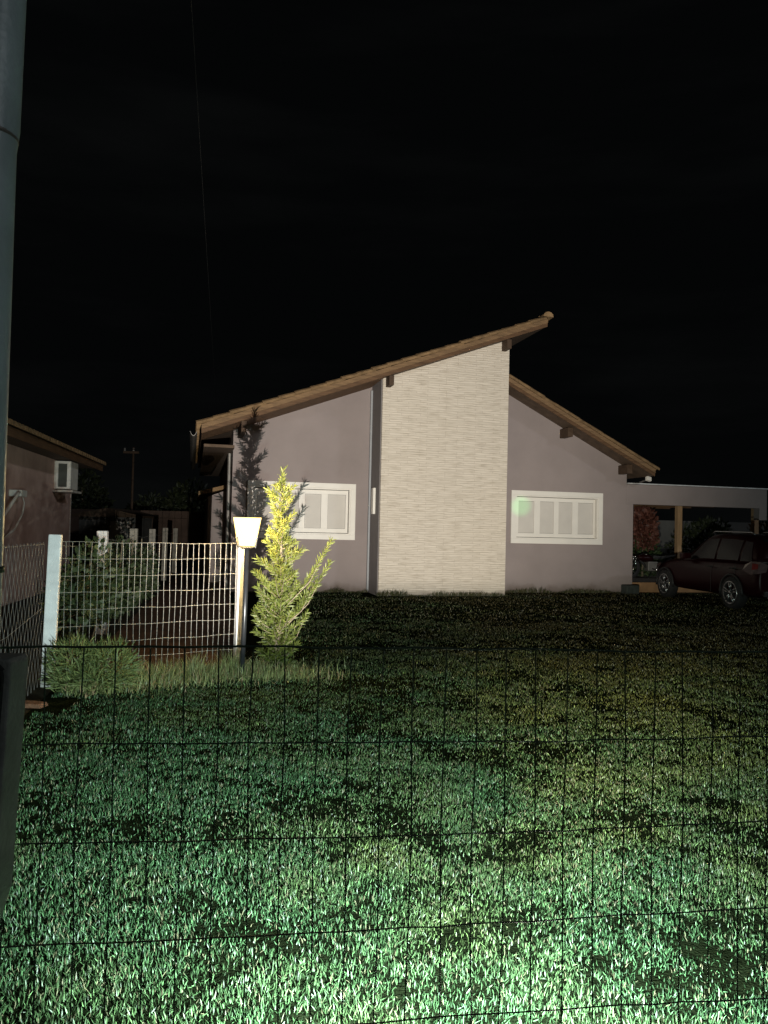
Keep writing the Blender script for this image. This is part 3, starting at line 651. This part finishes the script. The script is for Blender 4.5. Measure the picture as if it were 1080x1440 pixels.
hb_.tube([(0, 0, .72), (Lh * .5, 0, .62), (Lh, 0, .60)], .002, 5)
hb_.build('netting', M['hexwire'], hm)
bwi = thing('boundary_wires', 'thin sagging fence wires strung between the receding concrete posts', 'fence wires', (-3.05, 7.08, 0))
ends = [(0, 0)] + [((px - 540) / 1080 * y + 3.05, y - 7.08) for y, px in ((10.5, 147.5), (13.9, 190), (17.4, 215.5), (20.8, 233), (24.3, 247))]
for z in (1.30, .95, .55):
    m_ = MB(); pts = []
    for (a, b2) in zip(ends, ends[1:]):
        for q in range(6): f_ = q / 6; pts.append((a[0] + (b2[0] - a[0]) * f_, a[1] + (b2[1] - a[1]) * f_, z - .06 * math.sin(math.pi * f_)))
    m_.tube(pts, .003, 5, False); m_.build('wire', M['wire'], bwi)

# creeper over the boundary fence
cv = thing('creeper', 'green leafy creeper covering the side fence behind the mesh panel', 'creeper', (0, 0, 0))
balls = []
for i in range(13):
    y = 7.9 + i * .52; hgt = (.90 + .22 * math.sin(i * 1.7)) * (.78 if 4 <= i <= 6 else 1 if i < 9 else .85)
    balls.append(((bx(y) + .05 + .12 * math.sin(i * 2.1), y, hgt * .78), (.26, .42, hgt * .42), 1 / 13))
bush(cv, 'leaves', balls, 5200, .075, .040, (.022, .038, .014), (.075, .10, .045), .3)
for i in range(5):
    y = 8 + i * 1.2; MB().tube([(bx(y), y, 0), (bx(y) + .08, y + .2, .6), (bx(y) + .02, y + .5, 1.25)], .010).build('stem', M['bark'], cv)
# low spiky shrub by the white post
sp = thing('low_shrub', 'low bushy shrub with fine spiky leaves at the foot of the broad white post', 'shrub', (-2.62, 6.92, 0))
bush(sp, 'foliage', [((-.12, 0, .20), (.26, .22, .26), .45), ((.16, .05, .20), (.26, .20, .25), .4), ((.02, -.15, .10), (.30, .18, .14), .15)], 3000, .085, .009, (.075, .115, .038), (.24, .28, .11), .5)
for i in range(5): MB().tube([(.05 * i - .1, 0, 0), (.1 * i - .2, 0, .3)], .006).build('stem', M['bark'], sp)

# unseen floodlight body added at the fence foot; its visor keeps the lawn dark
hf = thing('floodlight', 'unseen ground floodlight on a short stake, its visor added to shade the lawn', 'floodlight', (.34, 1.25, 0))
MB().box(-.10, .10, -.040, -.006, .52, .597).build('housing', M['trim'], hf, bevel=.008)
MB().box(-.13, .13, -.004, .15, .588, .5945).build('lawn_shade_visor', M['trim'], hf)
MB().tube([(0, -.022, 0), (0, -.022, .525)], .012).build('stake', M['trim'], hf)

# ------------------------------------------------------------------ garden lamp
gl = thing('garden_lamp', 'lit garden lantern on a slim steel pole before the white post', 'lamp', (-1.352, 7.60, 0))
MB().tube([(-.012, 0, 0), (0, 0, .6), (.006, 0, 1.29)], .024, 14).build('pole', M['pole'], gl, True)
MB().lathe([(.06, 0), (.06, .012), (.03, .03), (.022, .05)], 'Z', (-.012, 0, 0), 20).build('base', M['pole'], gl, True)
def ring4(r, z): return [(r * math.cos(R(45 + 90 * q) + .25), r * math.sin(R(45 + 90 * q) + .25), z) for q in range(4)]
sh = MB(); a, b2 = ring4(.112, 1.305), ring4(.180, 1.590)
sh.add(a + b2, [(0, 1, 5, 4), (1, 2, 6, 5), (2, 3, 7, 6), (3, 0, 4, 7)]); so = sh.build('lamp_shade', M['lampglass'], gl)
bulb = MB().lathe([(0, -.085), (.022, -.08), (.034, -.05), (.056, -.015), (.060, .012), (.050, .040), (.028, .058), (0, .063)], 'Z', (0, 0, 1.50), 20).build('bulb', M['bulb'], gl, True)
fr = MB()
for q in range(4): fr.tube([Vector(a[q]) * 1.0 + Vector((0, 0, -.01)), Vector(a[q]).lerp(Vector(b2[q]), .34)], .008, 5)
for q in range(4): fr.tube([Vector(a[q]), Vector(a[(q + 1) % 4])], .007, 5)
fr.build('lamp_frame', M['lampframe'], gl)
MB().lathe([(.0, 1.28), (.045, 1.28), (.075, 1.296), (0, 1.297)], 'Z', (0, 0, 0), 16).build('lamp_holder', M['lampframe'], gl)

# ------------------------------------------------------------------ the lit young tree beside the lamp
tx, ty = -1.08, 7.92
tree = thing('young_tree', 'young upright tree with narrow leaves, its top glowing yellow in the lamplight', 'tree', (tx, ty, 0))
MB().tube([(0, 0, 0), (.02, 0, .45), (.04, .01, .85), (.03, 0, 1.3), (.01, 0, 1.7), (.03, 0, 2.02)], [.022, .02, .017, .012, .008, .003], 8).build('trunk', M['bark'], tree, True)
twigs = []; rt = random.Random(4)
def axis(z):
    pts = [(0, 0), (.45, .02), (.85, .04), (1.3, .03), (1.7, .01), (2.02, .03)]
    for (z0, x0), (z1, x1) in zip(pts, pts[1:]):
        if z0 <= z <= z1: return x0 + (x1 - x0) * (z - z0) / (z1 - z0)
    return .03
def reach(z):
    p = [(0, .17), (.2, .20), (.6, .21), (.95, .215), (1.2, .18), (1.45, .135), (1.60, .075), (1.70, .15), (1.80, .07), (1.90, .12), (2.05, .04)]
    for (z0, r0), (z1, r1) in zip(p, p[1:]):
        if z0 <= z <= z1: return r0 + (r1 - r0) * (z - z0) / (z1 - z0)
    return .04
for i in range(160):
    z = .05 + 1.91 * (i / 159) ** 1.25 + rt.uniform(-.02, .02); a = i * 2.4 + rt.uniform(-.5, .5); r = reach(z + .1) * rt.choice((.45, .7, .9, 1.05, 1.25)) * rt.uniform(.85, 1.1)
    s0 = Vector((axis(z), 0, z)); e = s0 + Vector((math.cos(a) * r, math.sin(a) * r, r * rt.uniform(.45, 1.1)))
    m = s0.lerp(e, .5) + Vector((math.cos(a), math.sin(a), -.3)) * r * .12
    twigs.append([s0, m, e])
twigs.append([Vector((.02, 0, 1.9)), Vector((.03, 0, 2.0)), Vector((.03, 0, 2.10))])
for e in ((.38, .02, 1.05, .42), (.54, -.05, 1.38, .62), (.52, .05, 1.14, .40), (.30, .1, .62, .22), (.40, -.1, .95, .45)):    # long side shoots
    s0 = Vector((axis(e[3]), 0, e[3])); en = Vector(e[:3]); twigs.append([s0, s0.lerp(en, .5) + Vector((.05, 0, -.05)), en])
br = MB(); P = []; D = []; Ls = []
for t in twigs:
    ln = (t[2] - t[0]).length; br.tube(t, [.006, .004, .002], 5, False)
    n_ = int(8 + ln * 135)
    for q in range(n_):
        f_ = .12 + .9 * q / n_; f_ = min(f_, 1)
        if ln > .6 and f_ < .35 and q % 3: continue
        p = t[0] * (1 - f_) ** 2 + t[1] * 2 * f_ * (1 - f_) + t[2] * f_ ** 2
        dr = (t[2] - t[0]).normalized(); a = q * 2.4
        o1 = dr.orthogonal().normalized(); o2 = dr.cross(o1)
        dd = dr * rt.uniform(.5, 1.1) + (o1 * math.cos(a) + o2 * math.sin(a)) * rt.uniform(.6, 1) + Vector((0, 0, .25))
        P.append(p); D.append(dd); Ls.append(rt.uniform(.045, .085))
br.build('branches', M['bark'], tree, True)
P = np.array([tuple(p) for p in P]); D = np.array([tuple(p) for p in D]); k_ = len(P)
lamp_yellow = np.clip((P[:, 2:3] - .75) / .75, 0, 1)     # lamplight on the upper tree, painted into the leaves as a yellower tint
tree_tint = tints(k_, (.050, .072, .014), (.13, .155, .034), .3) * (1 - lamp_yellow) + tints(k_, (.11, .135, .026), (.22, .225, .05), .2) * lamp_yellow
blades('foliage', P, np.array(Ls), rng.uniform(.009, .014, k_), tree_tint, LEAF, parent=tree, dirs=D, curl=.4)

# ------------------------------------------------------------------ grass
def in_lawn(x, y):
    ok = (x > bx(y) + .15) & (y < 18.2 + .25 * x)
    ok &= ~((y > 7.25 + (x + 3.0) * .6) & (x < -1.55)) & ~((y > 8.2) & (x < -1.35 - .19 * (y - 8.2) + .1 * np.sin(y * 3)))
    ok &= ~((y > 17.05 + .25 * (x + .1)) & (x > -.45) & (x < 2.95))
    ok &= ~((np.abs(y - 6.3) < .28) & (x < -2.50))
    return ok
PX = []; LL = []; WW = []
for y0, y1, dens, lod in ((1.75, 2.6, 14500, 1), (2.6, 3.6, 15000, 1), (3.6, 5, 11500, 1.15), (5, 7, 6000, 1.35), (7, 9.5, 3200, 1.8), (9.5, 13, 1400, 2.5), (13, 21, 420, 3.6)):
    xr = .56 * y1 + .9; xl = -xr if y1 < 9 else -.5 * y1
    n = int((xr - xl) * (y1 - y0) * dens)
    x = rng.uniform(xl, xr, n); y = rng.uniform(y0, y1, n)
    k1 = .38 * vnoise(x * 2.1, y * 2.1, 1) + .34 * vnoise(x * 5.3 + y, y * 5.3, 2) + .28 * vnoise(x * 13 - y * 3, y * 13, 4)
    k2_ = vnoise(x * 11, y * 11, 3)
    dn = np.clip((k1 - .22) * 3.6, .26, 1) * (.35 + .85 * k2_)
    keep = in_lawn(x, y) & (rng.uniform(0, 1, n) < dn)
    x, y, k1, k2_ = x[keep], y[keep], k1[keep], k2_[keep]; n = len(x)
    PX.append(np.stack([x, y, np.full(n, .002)], 1)); LL.append(rng.uniform(.013, .030, n) * (.45 + 1.0 * k1) * (1 + .12 * (lod - 1))); WW.append(rng.uniform(.0018, .0037, n) * lod)
PX = np.concatenate(PX); LL = np.concatenate(LL); WW = np.concatenate(WW); n = len(PX)
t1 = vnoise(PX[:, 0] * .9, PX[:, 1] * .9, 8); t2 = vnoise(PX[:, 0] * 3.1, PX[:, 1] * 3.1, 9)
yel = np.clip(.07 + .5 * (t1 - .45) + .5 * (t2 - .5) + .16 * np.clip(PX[:, 0], -1, 2.5) + .16 * np.clip(PX[:, 1] - 5.5, 0, 3), 0, 1)[:, None]  # patches are random; the rise with distance paints in the lamp's warm cast
far = np.clip((PX[:, 1:2] - 5.5) / 5, 0, 1); ycol = np.array([.16, .16, .040]) * (1 - far) + np.array([.060, .050, .017]) * far  # far yellow blades turn dark brown, the dim end of the lawn painted in
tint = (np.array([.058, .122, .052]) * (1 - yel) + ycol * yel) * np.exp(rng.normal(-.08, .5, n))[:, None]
dry = rng.uniform(0, 1, n) < .10; tint[dry] = np.array([.24, .22, .13]) * rng.uniform(.6, 1.1, (dry.sum(), 1))
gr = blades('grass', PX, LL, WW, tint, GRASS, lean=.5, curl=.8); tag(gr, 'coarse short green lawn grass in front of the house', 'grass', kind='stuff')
# tall unmown grass along the foot of the mesh panel and round the tree
n = 5200; s_ = rng.uniform(-.05, 1.18, n); off = np.abs(rng.normal(0, .22, n))
x = -2.75 + 1.50 * s_ + off * .4 + rng.normal(0, .03, n); y = 7.02 + .92 * s_ - off * .8 + rng.normal(0, .05, n)
h_ = np.clip(.20 - off * .28, .05, .3) * (.5 + vnoise(x * 6, y * 6, 21)) * rng.uniform(.5, 1.2, n)
x2 = rng.normal(tx, .28, 1700); y2 = rng.normal(ty - .12, .18, 1700); h2 = rng.uniform(.05, .16, 1700)
x = np.r_[x, x2]; y = np.r_[y, y2]; h_ = np.r_[h_, h2]; n = len(x)
dryt = rng.uniform(0, 1, n)[:, None]; tt = np.where(dryt < .16, np.array([.36, .26, .15]), tints(n, (.15, .19, .07), (.32, .34, .15)))
tg = blades('tall_grass', np.stack([x, y, np.full(n, .003)], 1), h_, rng.uniform(.004, .008, n), tt, GRASS, lean=.42, curl=1.0); tag(tg, 'long unmown grass along the foot of the mesh panel', 'grass', kind='stuff')

n = 2600; u = rng.uniform(-3.0, 6.9, n)
st_ = (u > -.12) & (u < 3.02); offw = np.where(st_, 1.03, .03) + np.abs(rng.normal(0, .07, n)); ca_, sa_ = math.cos(HA), math.sin(HA)
x = -.262 + u * ca_ + offw * sa_; y = 18.39 + u * sa_ - offw * ca_
we = blades('grass', np.stack([x, y, np.full(n, .003)], 1), (.03 + .13 * vnoise(u * 2.3, u * 0 + 1, 31) ** 2) * rng.uniform(.5, 1.2, n), rng.uniform(.008, .016, n), tints(n, (.03, .045, .016), (.09, .08, .035)), GRASS, lean=.4, curl=1.0)
tag(we, 'uneven grass edge along the foot of the house wall', 'grass', kind='stuff')
# ------------------------------------------------------------------ dark distance on the left
bw2 = MB().box(-9, 2.6, 0, .2, 0, 2.1).build('boundary_wall', M['brownwall']); bw2.location = (-8.2, 33, 0); tag(bw2, 'dim brown boundary wall far behind the receding posts', 'wall')
shd = thing('shed', 'small dim grey shed between the pink house and the utility pole', 'shed', (-10.6, 29.5, 0))
MB().box(-1.1, 1.1, 0, 2, 0, 1.75).build('wall', M['greywall'], shd); MB().prism([(-1.3, 1.75), (1.3, 1.75), (1.3, 1.83), (0, 2.1), (-1.3, 1.83)], -.2, 2.2).build('roof', M['deck'], shd)
MB().box(.1, .9, -.03, -.001, 0, 1.6).build('door', M['shutter'], shd)
up_ = thing('utility_pole', 'thin concrete utility pole with a short crossarm far behind the fence', 'utility pole', (-11.5, 35, 0))
MB().tube([(0, 0, 0), (0, 0, 5.0)], [.07, .045], 10).build('pole', M['fascia_dark'], up_, True)
MB().box(-.45, .25, -.05, .05, 4.72, 4.82).build('crossarm', M['fascia_dark'], up_)
for x in (-.4, .0): MB().lathe([(0, .16), (.05, .14), (.04, .08), (.06, .03), (.03, 0)], 'Z', (x, 0, 4.82), 10).build('insulator', M['gutter'], up_, True)
for i, (x, y, hh, lab) in enumerate(((-14.2, 36, 4.2, 'dark broad tree right behind the pink house eave'), (-9.6, 38, 3.9, 'dark tree just right of the utility pole'), (-12.4, 41, 3.2, 'low dark tree directly behind the utility pole'))):
    t = thing('tree', lab, 'tree', (x, y, 0))
    MB().tube([(0, 0, 0), (.1, 0, hh * .4), (0, 0, hh * .75)], [.14, .1, .04], 8).build('trunk', M['bark'], t)
    bush(t, 'crown', [((0, 0, hh * .68), (1.0, .8, hh * .30), .4), ((.7, 0, hh * .55), (.7, .6, hh * .22), .3), ((-.7, 0, hh * .58), (.7, .6, hh * .24), .3)], 1500, .26, .10, (.015, .022, .010), (.05, .06, .025))
ca = MB(); A_, B_ = Vector((-2.21, 8.0, 7.6)), Vector((-10.0, 46, 6.4))
ca.tube([A_.lerp(B_, i / 30) - Vector((0, 0, 4 * .1 * (i / 30) * (1 - i / 30))) for i in range(31)], .0036, 5); co = ca.build('overhead_cable', M['cable']); tag(co, 'thin overhead cable crossing the night sky', 'cable')
